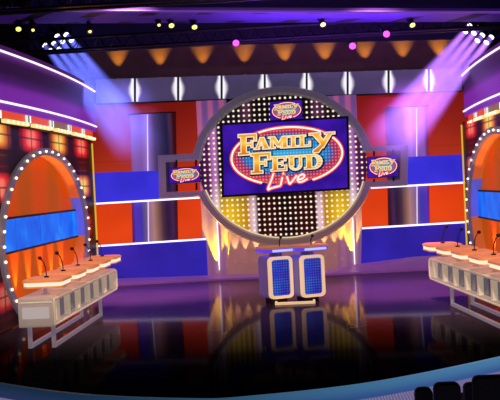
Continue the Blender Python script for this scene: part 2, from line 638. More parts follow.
def arc(a, b, p, q, top, n=40):
    """points on the ellipse from pixel p to pixel q, over the top or the bottom"""
    t0 = math.atan2((CY - p[1]) / b, (p[0] - CX) / a)
    t1 = math.atan2((CY - q[1]) / b, (q[0] - CX) / a)
    if top:
        if t1 < t0: t1 += 2 * math.pi
    else:
        if t1 < t0: t1 += 2 * math.pi
    return [(CX + a * math.cos(t0 + (t1 - t0) * k / n), CY - b * math.sin(t0 + (t1 - t0) * k / n)) for k in range(n + 1)]


oRT, oRB = (ell(AO, BO, y=146.5), 146.5), (ell(AO, BO, y=187.5), 187.5)
oLT, oLB = (ell(AO, BO, y=153.5, sx=-1), 153.5), (ell(AO, BO, y=197, sx=-1), 197)
iRT, iRB = (ell(AI, BI, y=152.5), 152.5), (ell(AI, BI, y=181), 181)
iLT, iLB = (ell(AI, BI, y=160.5, sx=-1), 160.5), (ell(AI, BI, y=190.5, sx=-1), 190.5)
outer = arc(AO, BO, oRT, oLT, True) + [(158, 155.3), (159, 199)] + arc(AO, BO, oLB, oRB, False) + [(407.5, 185.5), (408.5, 144.5)]
inner = arc(AI, BI, iRT, iLT, True) + [(165, 162.2), (166, 192)] + arc(AI, BI, iLB, iRB, False) + [(400.5, 179.5), (401.2, 150.7)]
g = NT('grey metal ring')
x, y, z, co = g.xyz()
colr = g.ramp(g.smooth(z, .4, 4.4), [(0, '#8a705e'), (.3, '#786072'), (.55, '#7b6c90'), (1, '#66606c')])  # warm light low down and lavender glow painted in by height
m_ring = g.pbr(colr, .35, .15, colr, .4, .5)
b = MB()
n = len(outer)
rings = []
for (ox, oy), (ix, iy) in zip(outer, inner):
    o_, i_ = at(ox, oy, -.55), at(ix, iy, -.55)
    f1 = o_ * .8 + i_ * .2
    f2 = o_ * .2 + i_ * .8
    rings.append([Vector((o_.x, -.45, o_.z)), o_, Vector((f1.x, -.76, f1.z)), Vector((f2.x, -.76, f2.z)), i_, Vector((i_.x, -.45, i_.z))])
rings.append(rings[0])
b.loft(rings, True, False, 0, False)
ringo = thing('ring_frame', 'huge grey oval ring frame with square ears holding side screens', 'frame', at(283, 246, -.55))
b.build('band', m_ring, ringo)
# bright inner lip
b = MB()
lip = [at(x_, y_, -.58) for x_, y_ in arc(AI, BI, iLB, iRB, False, 60)]
b.tube(lip, .022, 6)
b.build('lip_light', glow('cream lip light', '#ffe2b0', .8), ringo)

# LED dot board
pc = at(CX, CY, -.44)
kx = at(CX + 1, CY, -.44).x - pc.x
PIT = 5.25 * kx
g = NT('led dot wall')
x, y, z, co = g.xyz()
X = g.math('DIVIDE', g.math('SUBTRACT', x, pc.x), PIT)
Z = g.math('DIVIDE', g.math('SUBTRACT', z, pc.z), PIT)
# the boards sit square to the tilted screen
fx = g.math('SUBTRACT', g.math('FRACT', g.math('ADD', X, 100.5)), .5)
fz = g.math('SUBTRACT', g.math('FRACT', g.math('ADD', Z, 100.5)), .5)
d = g.math('SQRT', g.math('ADD', g.math('MULTIPLY', fx, fx), g.math('MULTIPLY', fz, fz)))
dot = g.smooth(d, .12, .30, 1.0, 0.0)
u = g.math('DIVIDE', g.math('SUBTRACT', x, at(201, CY, -.44).x), at(366, CY, -.44).x - at(201, CY, -.44).x)
uu = lambda px: (px - 201) / 165
lowc = g.ramp(u, [(0, '#5a1a58'), (uu(209), '#6a2a60'), (uu(213), '#ffd8f0'), (uu(216.5), '#fff0e0'), (uu(219), '#e8b020'), (uu(228), '#ffcc18'), (uu(246), '#c88a10'), (uu(249.5), '#f4c0d0'), (uu(253), '#f4d0e0'), (uu(256), '#2c080c'), (uu(266), '#3a0c0c'), (uu(284), '#18040a'), (uu(302), '#3a0c0c'), (uu(314), '#2c080c'), (uu(316.5), '#f4d0e0'), (uu(320), '#f4c0d0'), (uu(323), '#c88a10'), (uu(338), '#ffcc18'), (uu(347), '#e8b020'), (uu(350.5), '#fff0e0'), (uu(354), '#ffd8f0'), (uu(357), '#6a2a60'), (1, '#5a1a58')])
topc = g.ramp(u, [(0, '#3a1040'), (uu(209), '#5a1c58'), (uu(213), '#c070c0'), (uu(216.5), '#c080c0'), (uu(219), '#2a1826'), (uu(240), '#181018'), (uu(249.5), '#5a3050'), (uu(256), '#140a12'), (uu(312), '#140a12'), (uu(319), '#60305a'), (uu(330), '#1a1018'), (uu(347), '#2a1826'), (uu(350.5), '#b878c0'), (uu(354), '#b070c0'), (uu(357), '#5a1c58'), (1, '#3a1040')])
z0, z1 = at(CX, 214, -.44).z, at(CX, 172, -.44).z
bg = g.mix(g.smooth(z, z0, z1), lowc, topc)
m_led = g.pbr('#0a0608', .3, 0, g.mix(dot, bg, lin('#ffeecb')), g.math('MULTIPLY_ADD', dot, .3, .85), .3)
b = MB()
b.prism([at(CX + (AI + 2) * math.cos(k * math.pi / 36), CY - (BI + 2) * math.sin(k * math.pi / 36), -.44) for k in range(72)], (0, .05, 0))
tag(b.build('led_board', m_led), 'oval board of white dot lights inside the ring frame', 'light board')

# ------------------------------------------------------------------ title logo drawn as polygons
R = lambda a, b_, c, d_: [(a, b_), (c, b_), (c, d_), (a, d_)]
def bowl(cx, cy, rx, ry, w, a0, a1, n=8):
    o = []
    for k in range(n):
        t0, t1 = a0 + (a1 - a0) * k / n, a0 + (a1 - a0) * (k + 1) / n
        o.append([(cx + rx * math.cos(t0), cy + ry * math.sin(t0)), (cx + rx * math.cos(t1), cy + ry * math.sin(t1)),
                  (cx + (rx - w) * math.cos(t1), cy + (ry - w * .5) * math.sin(t1)), (cx + (rx - w) * math.cos(t0), cy + (ry - w * .5) * math.sin(t0))])
    return o
h = math.pi / 2
GLY = {
    'F': [R(.14, 0, .44, 1), R(0, 0, 1, .15), R(.4, .42, .78, .56), R(0, .86, .6, 1), R(.84, 0, 1, .36), R(.68, .33, .8, .66)],
    'A': [[(.4, 0), (.62, 0), (.25, 1), (.06, 1)], [(.38, 0), (.66, 0), (1, 1), (.66, 1)], R(.24, .58, .76, .72), R(-.04, .87, .36, 1), R(.54, .87, 1.06, 1)],
    'M': [R(.08, 0, .24, 1), R(.7, 0, .94, 1), [(.08, 0), (.32, 0), (.56, .66), (.46, .92)], [(.7, 0), (.94, 0), (.54, .92), (.44, .66)], R(-.02, .87, .34, 1), R(.6, .87, 1.04, 1), R(-.02, 0, .2, .12), R(.8, 0, 1.04, .12)],
    'I': [R(.28, 0, .74, 1), R(.02, 0, 1, .14), R(.02, .86, 1, 1)],
    'L': [R(.14, 0, .46, 1), R(0, 0, .62, .13), R(0, .85, 1, 1), R(.85, .55, 1, 1)],
    'Y': [[(.04, 0), (.34, 0), (.64, .5), (.46, .6)], [(.8, 0), (.98, 0), (.56, .78), (.4, .62)], [(.56, .5), (.66, .56), (.36, 1), (.12, 1), (.1, .9)], R(-.04, 0, .46, .11), R(.62, 0, 1.06, .11)],
    'E': [R(.12, 0, .42, 1), R(0, 0, .96, .14), R(.4, .43, .74, .56), R(0, .86, 1, 1), R(.82, 0, .96, .34), R(.86, .62, 1, 1), R(.66, .34, .77, .66)],
    'U': [R(.1, 0, .38, .7), R(.7, 0, .86, .7), R(-.02, 0, .5, .13), R(.56, 0, 1, .13)] + bowl(.48, .66, .38, .36, .2, 0, math.pi),
    'D': [R(.12, 0, .42, 1), R(0, 0, .6, .14), R(0, .86, .6, 1)] + bowl(.52, .5, .48, .5, .28, -h, h),
}


def grow(poly, e, asp):
    """push a convex outline outward by e (v units; asp = width/height of the sheet)"""
    p = [Vector((a * asp, b_)) for a, b_ in poly]
    area = sum(p[i].x * p[(i + 1) % len(p)].y - p[(i + 1) % len(p)].x * p[i].y for i in range(len(p)))
    if area < 0: p.reverse()
    o = []
    n = len(p)
    for i in range(n):
        d1 = (p[i] - p[i - 1]).normalized(); d2 = (p[(i + 1) % n] - p[i]).normalized()
        n1, n2 = Vector((d1.y, -d1.x)), Vector((d2.y, -d2.x))
        m_ = n1 + n2
        m_ = m_ / max(m_.dot(n1), .35)
        q = p[i] + m_ * e
        o.append((q.x / asp, q.y))
    return o


WORDS = [[('F', .125, .145, .275, .445), ('A', .255, .205, .375, .375), ('M', .372, .205, .53, .375), ('I', .535, .205, .605, .375), ('L', .61, .205, .71, .375), ('Y', .705, .185, .895, .47)],
         [('F', .225, .425, .385, .72), ('E', .385, .49, .515, .70), ('U', .52, .49, .655, .70), ('D', .655, .49, .80, .70)]]
LIVE = [[(.405, .735), (.385, .83), (.358, .955), (.385, .94), (.455, .915)], [(.475, .80), (.462, .90)], [(.484, .745), (.487, .74)],
        [(.515, .795), (.53, .885), (.545, .88), (.59, .785)],
        [(.598, .845), (.64, .825), (.655, .79), (.64, .77), (.612, .79), (.598, .84), (.61, .875), (.64, .87), (.675, .84)]]

m_bez = M('screen bezel black', '#08070f', .35)
g = NT('indigo screen picture')
x, y, z, co = g.xyz()
m_scr = g.pbr('#05040a', .3, 0, g.ramp(g.noise(co, 1.6, 2), [(.3, '#2c0f8c'), (.7, '#4a1cc0')]), .85, .4)
m_gold = {}


def gold(zlo, zhi):
    g = NT('gold letter face')
    x, y, z, co = g.xyz()
    c = g.ramp(g.smooth(z, zlo, zhi), [(0, '#e07a08'), (.35, '#f6a41c'), (.6, '#ffcf58'), (1, '#f59a20')])
    return g.pbr('#0a0805', .4, 0, c, 1.0, .3)


m_navy = glow('logo navy outline', '#0b0e3c', .9)
m_cream = glow('logo cream rim', '#ffe8c0', 1.0)
m_nred = glow('neon red halo', '#ff3a22', 1.0)
m_ncore = glow('neon cream core', '#fff0d8', 1.25)
m_lred = glow('script red halo', '#ff4a38', 1.0)
m_lcore = glow('script pink core', '#ffe6dc', 1.25)


def screen(name, label, corners, Y, group=None, big=False, hooks=()):
    """corners: TL TR BR BL of the lit picture, photo pixels"""
    P = [at(cx_, cy_, Y) for cx_, cy_ in corners]
    TL, TR, BR, BL = P
    ctr = (TL + TR + BR + BL) / 4
    t = thing(name, label, 'screen', (ctr.x, ctr.y, BL.z), group)
    W, H = (TR - TL).length, (BL - TL).length
    asp = W / H

    def uv(u_, v_, dy=0.):
        q = TL * (1 - u_) * (1 - v_) + TR * u_ * (1 - v_) + BR * u_ * v_ + BL * (1 - u_) * v_
        return Vector((q.x, Y - dy, q.z))
    bu, bv = .018, .018 * asp
    b = MB()
    O = [uv(-bu, -bv), uv(1 + bu, -bv), uv(1 + bu, 1 + bv), uv(-bu, 1 + bv)]
    I = [uv(0, 0), uv(1, 0), uv(1, 1), uv(0, 1)]
    rings = []
    for o_, i_ in zip(O, I):
        rings.append([o_ + Vector((0, .1, 0)), o_ + Vector((0, -.015, 0)), i_ + Vector((0, -.015, 0)), i_ + Vector((0, .004, 0))])
    rings.append(rings[0])
    b.loft(rings, True, False)
    b.face([p + Vector((0, .1, 0)) for p in O])
    b.build('bezel', m_bez, t)
    b = MB(); b.face(I); b.build('display', m_scr, t)
    # oval picture with dots: blue heart, pink rim
    g = NT('dotted oval picture')
    x, y, z, co = g.xyz()
    c0 = uv(.515, .49)
    ru, rv = .435 * W, .40 * H
    ex = g.math('DIVIDE', g.math('SUBTRACT', x, c0.x), ru)
    ez = g.math('DIVIDE', g.math('SUBTRACT', z, c0.z), rv)
    r2 = g.math('ADD', g.math('MULTIPLY', g.math('MULTIPLY', ex, ex), .75), g.math('POWER', g.math('ABSOLUTE', g.math('ADD', ez, -.06)), 2.0))
    basec = g.ramp(r2, [(0, '#28a8e4'), (.38, '#1478c4'), (.52, '#4a4a9c'), (.62, '#a0285a'), (.8, '#c03060'), (1, '#d84850')])
    ps = H / 22
    gx = g.math('SUBTRACT', g.math('FRACT', g.math('DIVIDE', g.math('ADD', x, 50.), ps)), .5)
    gz = g.math('SUBTRACT', g.math('FRACT', g.math('DIVIDE', g.math('ADD', z, 50.), ps)), .5)
    dd = g.math('SQRT', g.math('ADD', g.math('MULTIPLY', gx, gx), g.math('MULTIPLY', gz, gz)))
    dt = g.smooth(dd, .2, .36, .6, 0.)
    dotc = g.ramp(r2, [(0, '#8ae4ff'), (.48, '#6ac8f4'), (.6, '#ff9a90'), (1, '#ffb090')])
    m_oval = g.pbr('#05040a', .4, 0, g.mix(dt, basec, dotc), .95, .3)
    b = MB(); b.face([uv(.515 + .44 * math.cos(k * math.pi / 32), .49 - .405 * math.sin(k * math.pi / 32), .004) for k in range(64)]); b.build('logo_oval', m_oval, t)
    # neon ring, open at the bottom for the script
    b = MB()
    a0, a1 = math.radians(-63), math.radians(360 - 117)
    for (w, mi, dy) in ((.030, 0, .008), (.013, 1, .012)):
        N = 72
        for k in range(N):
            q = []
            for tt, s_ in ((k, 1), (k + 1, 1), (k + 1, -1), (k, -1)):
                th_ = a0 + (a1 - a0) * tt / N
                q.append(uv(.515 + (.447 + s_ * w / 1.7) * math.cos(th_), .49 - (.41 + s_ * w) * math.sin(th_), dy))
            b.face(q, mi)
    b.build('neon_ring', [m_nred, m_ncore], t)
    # words
    for wi, word in enumerate(WORDS):
        b = MB()
        for e, mi, dy in ((.022, 0, .016), (.008, 1, .020), (-.008, 2, .024)):
            for ch, ua, va, ub, vb in word:
                for pl in GLY[ch]:
                    q = [(ua + (ub - ua) * a, va + (vb - va) * c_) for a, c_ in pl]
                    q = grow(q, e, asp)
                    if mi == 0:
                        q = [(a + .004, c_ + .008) for a, c_ in q]
                    b.face([uv(a, c_, dy) for a, c_ in q], mi)
        lo, hi = uv(.5, word[0][4]).z, uv(.5, word[0][2]).z
        b.build('title_lettering', [m_navy, m_cream, gold(lo, hi)], t)
    # script
    b = MB()
    for w, mi, dy in ((.030, 0, .026), (.013, 1, .030)):
        for st in LIVE:
            pts = catmull([Vector((p[0] * asp, p[1], 0)) for p in st], 4)
            L, Rr = [], []
            for i, p in enumerate(pts):
                tg = (pts[min(i + 1, len(pts) - 1)] - pts[max(i - 1, 0)]).normalized()
                nn = Vector((-tg.y, tg.x, 0)) * w
                if i == 0: p = p - tg * w * .7
                if i == len(pts) - 1: p = p + tg * w * .7
                L.append(p + nn); Rr.append(p - nn)
            for i in range(len(L) - 1):
                b.face([uv(q.x / asp, q.y, dy) for q in (L[i], L[i + 1], Rr[i + 1], Rr[i])], mi)
    b.build('script_lettering', [m_lred, m_lcore], t)
    for hx, hy0, hy1 in hooks:
        b = MB(); b.tube([at(hx, hy0, Y + .05), at(hx, hy1, Y + .05)], .025, 8); b.build('hanger', m_darkmetal, t)
    return t


screen('main_screen', 'large indigo video screen with gold title lettering in a neon oval', [(222.5, 125.3), (346.3, 118.3), (347.6, 187.6), (224, 195.2)], -.95, None, True)
screen('title_screen', 'small title screen above the big screen, at the ring top', [(270, 102.2), (301.6, 100), (302.3, 119.2), (270.6, 121.6)], -.85, 'small title screens')
screen('title_screen', 'small title screen hanging in the left ear of the ring', [(169.2, 168.5), (199.5, 166.6), (200.2, 181.5), (169.6, 183.6)], -.8, 'small title screens', hooks=((176.5, 160, 167), (196, 160, 166), (177, 184.5, 191), (196.5, 183, 190)))
screen('title_screen', 'small title screen hanging in the right ear of the ring', [(367.6, 157.4), (397.6, 155.6), (398, 176), (368, 178)], -.8, 'small title screens', hooks=((374, 151, 156), (393, 149.5, 155), (374, 179, 182), (393.5, 177, 181)))

# ------------------------------------------------------------------ side arch walls
YA, BA, CA, ZA = -4.97, 1.70, 3.16, 1.42     # arch centre y, half height, half width, centre z
def bulge(y_):
    return .16 * max(0., 1 - ((y_ + 4.2) / 4.0) ** 2)


g = NT('backlit tartan panel')
x, y, z, co = g.xyz()
cu = g.math('DIVIDE', g.math('ADD', y, 1.8), 2.09)        # block index along the wall
rz = g.math('DIVIDE', g.math('SUBTRACT', z, 3.38), .93)
fu = g.math('SUBTRACT', g.math('FRACT', g.math('ADD', cu, 100.5)), .5)
fr = g.math('SUBTRACT', g.math('FRACT', g.math('ADD', rz, 100.5)), .5)
iu = g.math('FLOOR', g.math('ADD', cu, 100.5))
ir = g.math('FLOOR', g.math('ADD', rz, 100.5))
par = g.math('MODULO', g.math('ADD', iu, ir), 2.0)
bu_ = g.smooth(g.math('ABSOLUTE', fu), .04, .5, 1.0, .0)
br_ = g.smooth(g.math('ABSOLUTE', fr), .1, .4, 1.0, .0)
br2 = g.smooth(g.math('ABSOLUTE', fr), .28, .42, 0., .24)
val = g.math('MAXIMUM', g.math('MULTIPLY', bu_, br_), g.math('MAXIMUM', g.math('MULTIPLY', bu_, br2), g.math('ADD', g.math('MULTIPLY', bu_, .07), g.math('MULTIPLY', br_, .08))))
red = g.ramp(val, [(0, '#050103'), (.12, '#2e080c'), (.4, '#9c1018'), (.75, '#e42c30'), (1, '#ff7a64')])
org = g.ramp(val, [(0, '#050203'), (.12, '#2e1006'), (.4, '#9a3c0c'), (.75, '#ea8428'), (1, '#ffce60')])
c = g.mix(par, red, org)
ln = None
for src, step, wd in ((fu, 0., .016), (fr, 0., .018), (fr, .3, .02), (fr, -.3, .02), (fu, .46, .045), (fr, .46, .05), (fr, -.46, .05), (fu, -.46, .045), (fu, .3, .01), (fu, -.3, .01)):
    k = g.math('LESS_THAN', g.math('ABSOLUTE', g.math('SUBTRACT', src, step)), wd)
    ln = k if ln is None else g.math('MAXIMUM', ln, k)
c = g.mix(g.math('MULTIPLY', ln, .72), c, lin('#0c0408'))
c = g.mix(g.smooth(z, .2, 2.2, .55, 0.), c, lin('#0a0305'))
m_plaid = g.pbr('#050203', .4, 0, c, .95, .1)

g = NT('deep purple fascia')
x, y, z, co = g.xyz()
zz = g.ramp(g.smooth(z, 3.7, 5.3), [(0, '#7a24a8'), (.2, '#7c26a6'), (.3, '#481468'), (.45, '#280a3a'), (.62, '#2e0e40'), (.7, '#581a74'), (.78, '#441458')])  # glow around the two tubes painted in as brighter purple
m_fascia = g.pbr('#170820', .5, 0, zz, .8, .4)
m_hdr = [M('orange header', '#a03408', .4, 0, '#e04a08', .9), M('olive gold header', '#6a5010', .4, 0, '#7a5c10', .9)]
m_arch = M('grey arch surround', '#6d6678', .4, .2, '#5c5460', .55)
g = NT('amber recess wall')
x, y, z, co = g.xyz()
cyl = g.math('SINE', g.math('MULTIPLY', y, 3.0))
m_rec = g.pbr('#a85408', .6, 0, g.ramp(g.smooth(cyl, -1, 1), [(0, '#ee5206'), (.5, '#e25a08'), (1, '#c85a08')]), .55, .08)
m_reveal = M('light amber reveal', '#c86a28', .5, 0, '#c8642c', .6)
m_revblue = M('lavender blue reveal', '#6a74d8', .5, 0, '#5a62d0', .6)
g = NT('sky blue light band')
x, y, z, co = g.xyz()
m_sky = g.pbr('#00164a', .5, 0, g.ramp(g.noise(co, 2.4, 3), [(.3, '#0456e0'), (.6, '#0a70f2'), (.8, '#2c98ff')]), 1.0, .1)
m_goldstrip = glow('gold edge light', '#e8b840', .9)
m_sill = M('orange sill', '#c8601c', .5, 0, '#a04810', .4)


def arch_wall(s, side):
    th = thing('arch_wall', 'tartan wall with a bulb-lined orange arch and purple fascia, %s' % ('at the left' if s < 0 else 'at the right'), 'scenery wall', (s * 4.5, -4.65, 0), 'tartan arch walls')
    X0 = 4.6 if s < 0 else 4.5
    XH = 4.6 if s < 0 else 4.70
    DZ = -.06 if s < 0 else -.15
    YA = -4.97 if s < 0 else -4.45
    P = lambda y_, z_, d_=0.: Vector((s * ((XH - bulge(y_) if z_ > 3.57 else X0) + d_), y_, z_ + (DZ if z_ > 3.62 else DZ * .6 if z_ > 3.57 else 0)))
    Y0, Y1, ZT = -10.0, -.72, 3.56
    tb = math.asin((0.05 - ZA) / BA)                     # angle where the ellipse meets the floor
    # tartan sheet with arch hole: rays from ellipse to the outer rectangle
    b = MB()
    N = 64
    a0, a1 = tb, math.pi - tb
    EO = lambda t_, k_=1.0: (YA + CA * k_ * math.cos(t_), ZA + (BA * k_ if k_ == 1 else BA * k_ + .02) * math.sin(t_))

    def hit(t_):
        cy_, sz_ = CA * math.cos(t_), BA * math.sin(t_)
        k_ = 1e9
        if cy_ > 1e-6: k_ = min(k_, (Y1 - YA) / cy_)
        if cy_ < -1e-6: k_ = min(k_, (Y0 - YA) / cy_)
        if sz_ > 1e-6: k_ = min(k_, (ZT - ZA) / sz_)
        if sz_ < -1e-6: k_ = min(k_, (.02 - ZA) / sz_) if (.02 - ZA) / sz_ > 1 else k_
        return YA + cy_ * k_, max(.02, ZA + sz_ * k_)
    ts = [a0 + (a1 - a0) * k / N for k in range(N + 1)]
    # add the corner directions
    for cy_, cz_ in ((Y1, ZT), (Y0, ZT), (Y1, .02), (Y0, .02)):
        t_ = math.atan2((cz_ - ZA) / BA, (cy_ - YA) / CA)
        if t_ < a0: t_ += 2 * math.pi
        if a0 < t_ < a1: ts.append(t_)
    ts.sort()
    for t0, t1 in zip(ts, ts[1:]):
        A = [EO(t0)] + [None] * 3
        e0, e1, h0, h1 = EO(t0), EO(t1), hit(t0), hit(t1)
        K = 4
        for k in range(K):
            f0, f1 = k / K, (k + 1) / K
            L_ = lambda p, q, f: (p[0] + (q[0] - p[0]) * f, p[1] + (q[1] - p[1]) * f)
            q = [L_(e0, h0, f0), L_(e0, h0, f1), L_(e1, h1, f1), L_(e1, h1, f0)]
            b.face([P(*w) for w in q])
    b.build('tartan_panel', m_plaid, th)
    # arch surround strip + bulbs
    sur = MB()
    rings = []
    for k in range(N + 1):
        t_ = a0 + (a1 - a0) * k / N
        o_ = (YA + (CA + .17) * math.cos(t_), ZA + (BA + .115) * math.sin(t_))
        i_ = (YA + (CA - .03) * math.cos(t_), ZA + (BA - .03) * math.sin(t_))
        rings.append([P(o_[0], max(.01, o_[1]), 0), P(o_[0], max(.01, o_[1]), -.06), P(i_[0], max(.01, i_[1]), -.06), P(i_[0], max(.01, i_[1]), 0.02)])
    sur.loft(rings, True, True, 0)
    so = sur.build('arch_surround', m_arch, th)
    nb = int((a1 - a0) / .150)
    for k in range(nb + 1):
        t_ = a0 + .06 + (a1 - a0 - .12) * k / nb
        b = MB(); b.ball(P(YA + (CA + .07) * math.cos(t_), max(.06, ZA + (BA + .045) * math.sin(t_)), -.075), .027, 0, 8, 5); b.build('bulb', m_bulb, so)
    # recess: reveal and back
    DEP = .24
    b = MB()
    zb0, zb1 = 1.30, 1.88
    for k in range(N):
        t0, t1 = a0 + (a1 - a0) * k / N, a0 + (a1 - a0) * (k + 1) / N
        q = []
        for t_, d_ in ((t0, 0), (t1, 0), (t1, DEP), (t0, DEP)):
            q.append(P(YA + (CA - .03) * math.cos(t_), ZA + (BA - .03) * math.sin(t_), d_))
        zm = (q[0].z + q[1].z) / 2
        b.face(q, 1 if zb0 - .05 < zm < zb1 + .25 else 0, True)
    b.build('reveal', [m_reveal, m_revblue], th)
    b = MB()
    pts = [P(YA + CA * math.cos(t_), ZA + BA * math.sin(t_), DEP) for t_ in [a0 + (a1 - a0) * k / N for k in range(N + 1)]]
    cpt = P(YA, ZA, DEP)
    for k in range(N):
        for j in range(3):
            b.face([cpt.lerp(pts[k], j / 3), cpt.lerp(pts[k], (j + 1) / 3), cpt.lerp(pts[k + 1], (j + 1) / 3), cpt.lerp(pts[k + 1], j / 3)] if j else [cpt, pts[k].lerp(cpt, 2 / 3), pts[k + 1].lerp(cpt, 2 / 3)])
    b.face([pts[0], pts[-1], cpt])
    b.build('recess_wall', m_rec, th)
    # blue band across the recess, in four panels
    hw = lambda z_: CA * math.sqrt(max(0, 1 - ((z_ - ZA) / BA) ** 2)) - .06
    ys = [-hw(1.4), -1.75, -.1, 1.5, hw(1.4)]
    for k in range(4):
        b = MB()
        n_ = 5
        top = [YA + ys[k] + .012 + (ys[k + 1] - ys[k] - .024) * j / n_ for j in range(n_ + 1)]
        rr = [[P(q, zb0, DEP - .07), P(q, zb1, DEP - .07), P(q, zb1, DEP - .01), P(q, zb0, DEP - .01)] for q in top]
        b.loft(rr, True, True, 0)
        b.build('blue_band', m_sky, th)
    b = MB()
    for zz_ in (zb0 - .02, zb1 + .02):
        rr = [[P(YA + q, zz_ - .018, DEP - .08), P(YA + q, zz_ + .018, DEP - .08), P(YA + q, zz_ + .018, DEP), P(YA + q, zz_ - .018, DEP)] for q in [-hw(zz_) + 2 * hw(zz_) * j / 16 for j in range(17)]]
        b.loft(rr, True, True, 0)
    b.build('band_trim', m_black, th)
    # sill and uplights inside the recess
    b = MB()
    hb = CA * math.cos(tb) - .02
    b.loft([[P(YA + q, .0, -.06), P(YA + q, .16, -.06), P(YA + q, .16, DEP), P(YA + q, .0, DEP)] for q in [-hb + 2 * hb * j / 16 for j in range(17)]], True, True, 0)
    b.build('sill', m_sill, th)
    for q in (-1.7, -.85, 0, .85, 1.7):
        p = P(YA + q, .18, DEP - .12)
        b = MB(); b.tube([p, p + Vector((0, 0, .07))], .035, 8); b.build('recess_lamp', m_darkmetal, th)
        lamp('SPOT', 'recess_bulb', p + Vector((0, 0, .09)), 300, '#ffa030', th, p + Vector((s * .06, 0, 2)), 40, .5, .02)
    # header strip with lamps, marquee bars
    for k in range(8):
        ya, yb = Y1 - 1.47 * k, max(Y0, Y1 - 1.47 * (k + 1))
        if ya <= Y0 + .1: break
        b = MB()
        b.loft([[P(q, 3.69, -.02), P(q, 3.84, -.02), P(q, 3.84, .05), P(q, 3.69, .05)] for q in [ya - .02 + (yb + .04 - ya) * j / 4 for j in range(5)]], True, True, 0)
        b.build('header_panel', m_hdr[1 if k in (2,) else 0], th)
        b = MB()
        b.loft([[P(q, 3.625, -.1), P(q, 3.69, -.1), P(q, 3.69, 0), P(q, 3.625, 0)] for q in [ya - .13 + (yb + .26 - ya) * j / 4 for j in range(5)]], True, True, 0)
        mo = b.build('marquee_bar', glow('marquee amber diffuser', '#ffd888', 1.15), th)
        for j in range(5):
            q = ya - .26 + (yb + .52 - ya) * j / 4
            b = MB(); b.ball(P(q, 3.658, -.1), .028, 0, 8, 5); b.build('marquee_bulb', m_bulb, mo)
        if k > 0:
            b = MB(); b.box(P(ya, 3.70, -.0) - Vector((.05, .035, 0)), P(ya, 3.83, 0) + Vector((.05, .035, 0)))
            b.box(P(ya + .08, 3.70, -.0) - Vector((.05, .035, 0)), P(ya + .08, 3.83, 0) + Vector((.05, .035, 0)), 1)
            b.box(P(ya - .08, 3.70, -.0) - Vector((.05, .035, 0)), P(ya - .08, 3.83, 0) + Vector((.05, .035, 0)), 2)
            b.build('header_lamp', [glow('header green lamp', '#2f6a48', .8), glow('header white lamp', '#fff6f2', 1.2), glow('header pale lamp', '#e4f2f4', 1.0)], th)
    b = MB()
    b.loft([[P(q, 3.58, -.03), P(q, 3.70, -.03), P(q, 3.70, .1), P(q, 3.58, .1)] for q in [Y1 + (Y0 - Y1) * j / 20 for j in range(21)]], True, True, 0)
    b.build('marquee_rail', m_black, th)
    # fascia with two neon tubes
    b = MB()
    b.loft([[P(q, 3.84, -.1), P(q, 4.95, -.1), P(q, 4.95, .15), P(q, 3.84, .15)] for q in [Y1 + (Y0 - Y1) * j / 24 for j in range(25)]], True, True, 0)
    b.build('fascia', m_fascia, th)
    for zt in (3.97, 4.84):
        b = MB(); b.tube([P(q, zt, -.12) for q in [Y1 + (Y0 - Y1) * j / 30 for j in range(31)]], .021, 8); b.build('neon_tube', m_tubepink, th)
    b = MB(); b.tube([P(Y1 + .02, .06, -.02), P(Y1 + .02, 3.5, -.02)], .02, 8); b.build('gold_edge_light', m_goldstrip, th)
    return th


arch_wall(-1, 'left')
arch_wall(1, 'right')

# ------------------------------------------------------------------ contestant consoles
m_con = M('pale champagne metal', '#c0b6b0', .4, .1, '#a08c80', .5)  # emission added to brighten body, desk tops and legs, standing in for light
m_conw = M('pale white rim', '#e8dfd0', .35, .1, '#c8b090', .5)
g = NT('dark bluish glass')
x, y, z, co = g.xyz()
m_pane = g.pbr(g.ramp(g.noise(co, 1.4), [(.3, '#3a3c58'), (.7, '#5c5a78')]), .12, .2, '#34406a', .35, .6)
m_top = M('orange desk top', '#e8905a', .4, 0, '#d07840', .55)
m_edge = glow('cream edge light', '#ffeccc', 1.05)
m_plate = glow('white name plate', '#e8d4d0', .55)
m_mic = M('black microphone', '#0a0a0e', .4, .3)


m_leg = M('pale steel leg', '#a8a0a8', .4, .2, '#8a7c8c', .45)


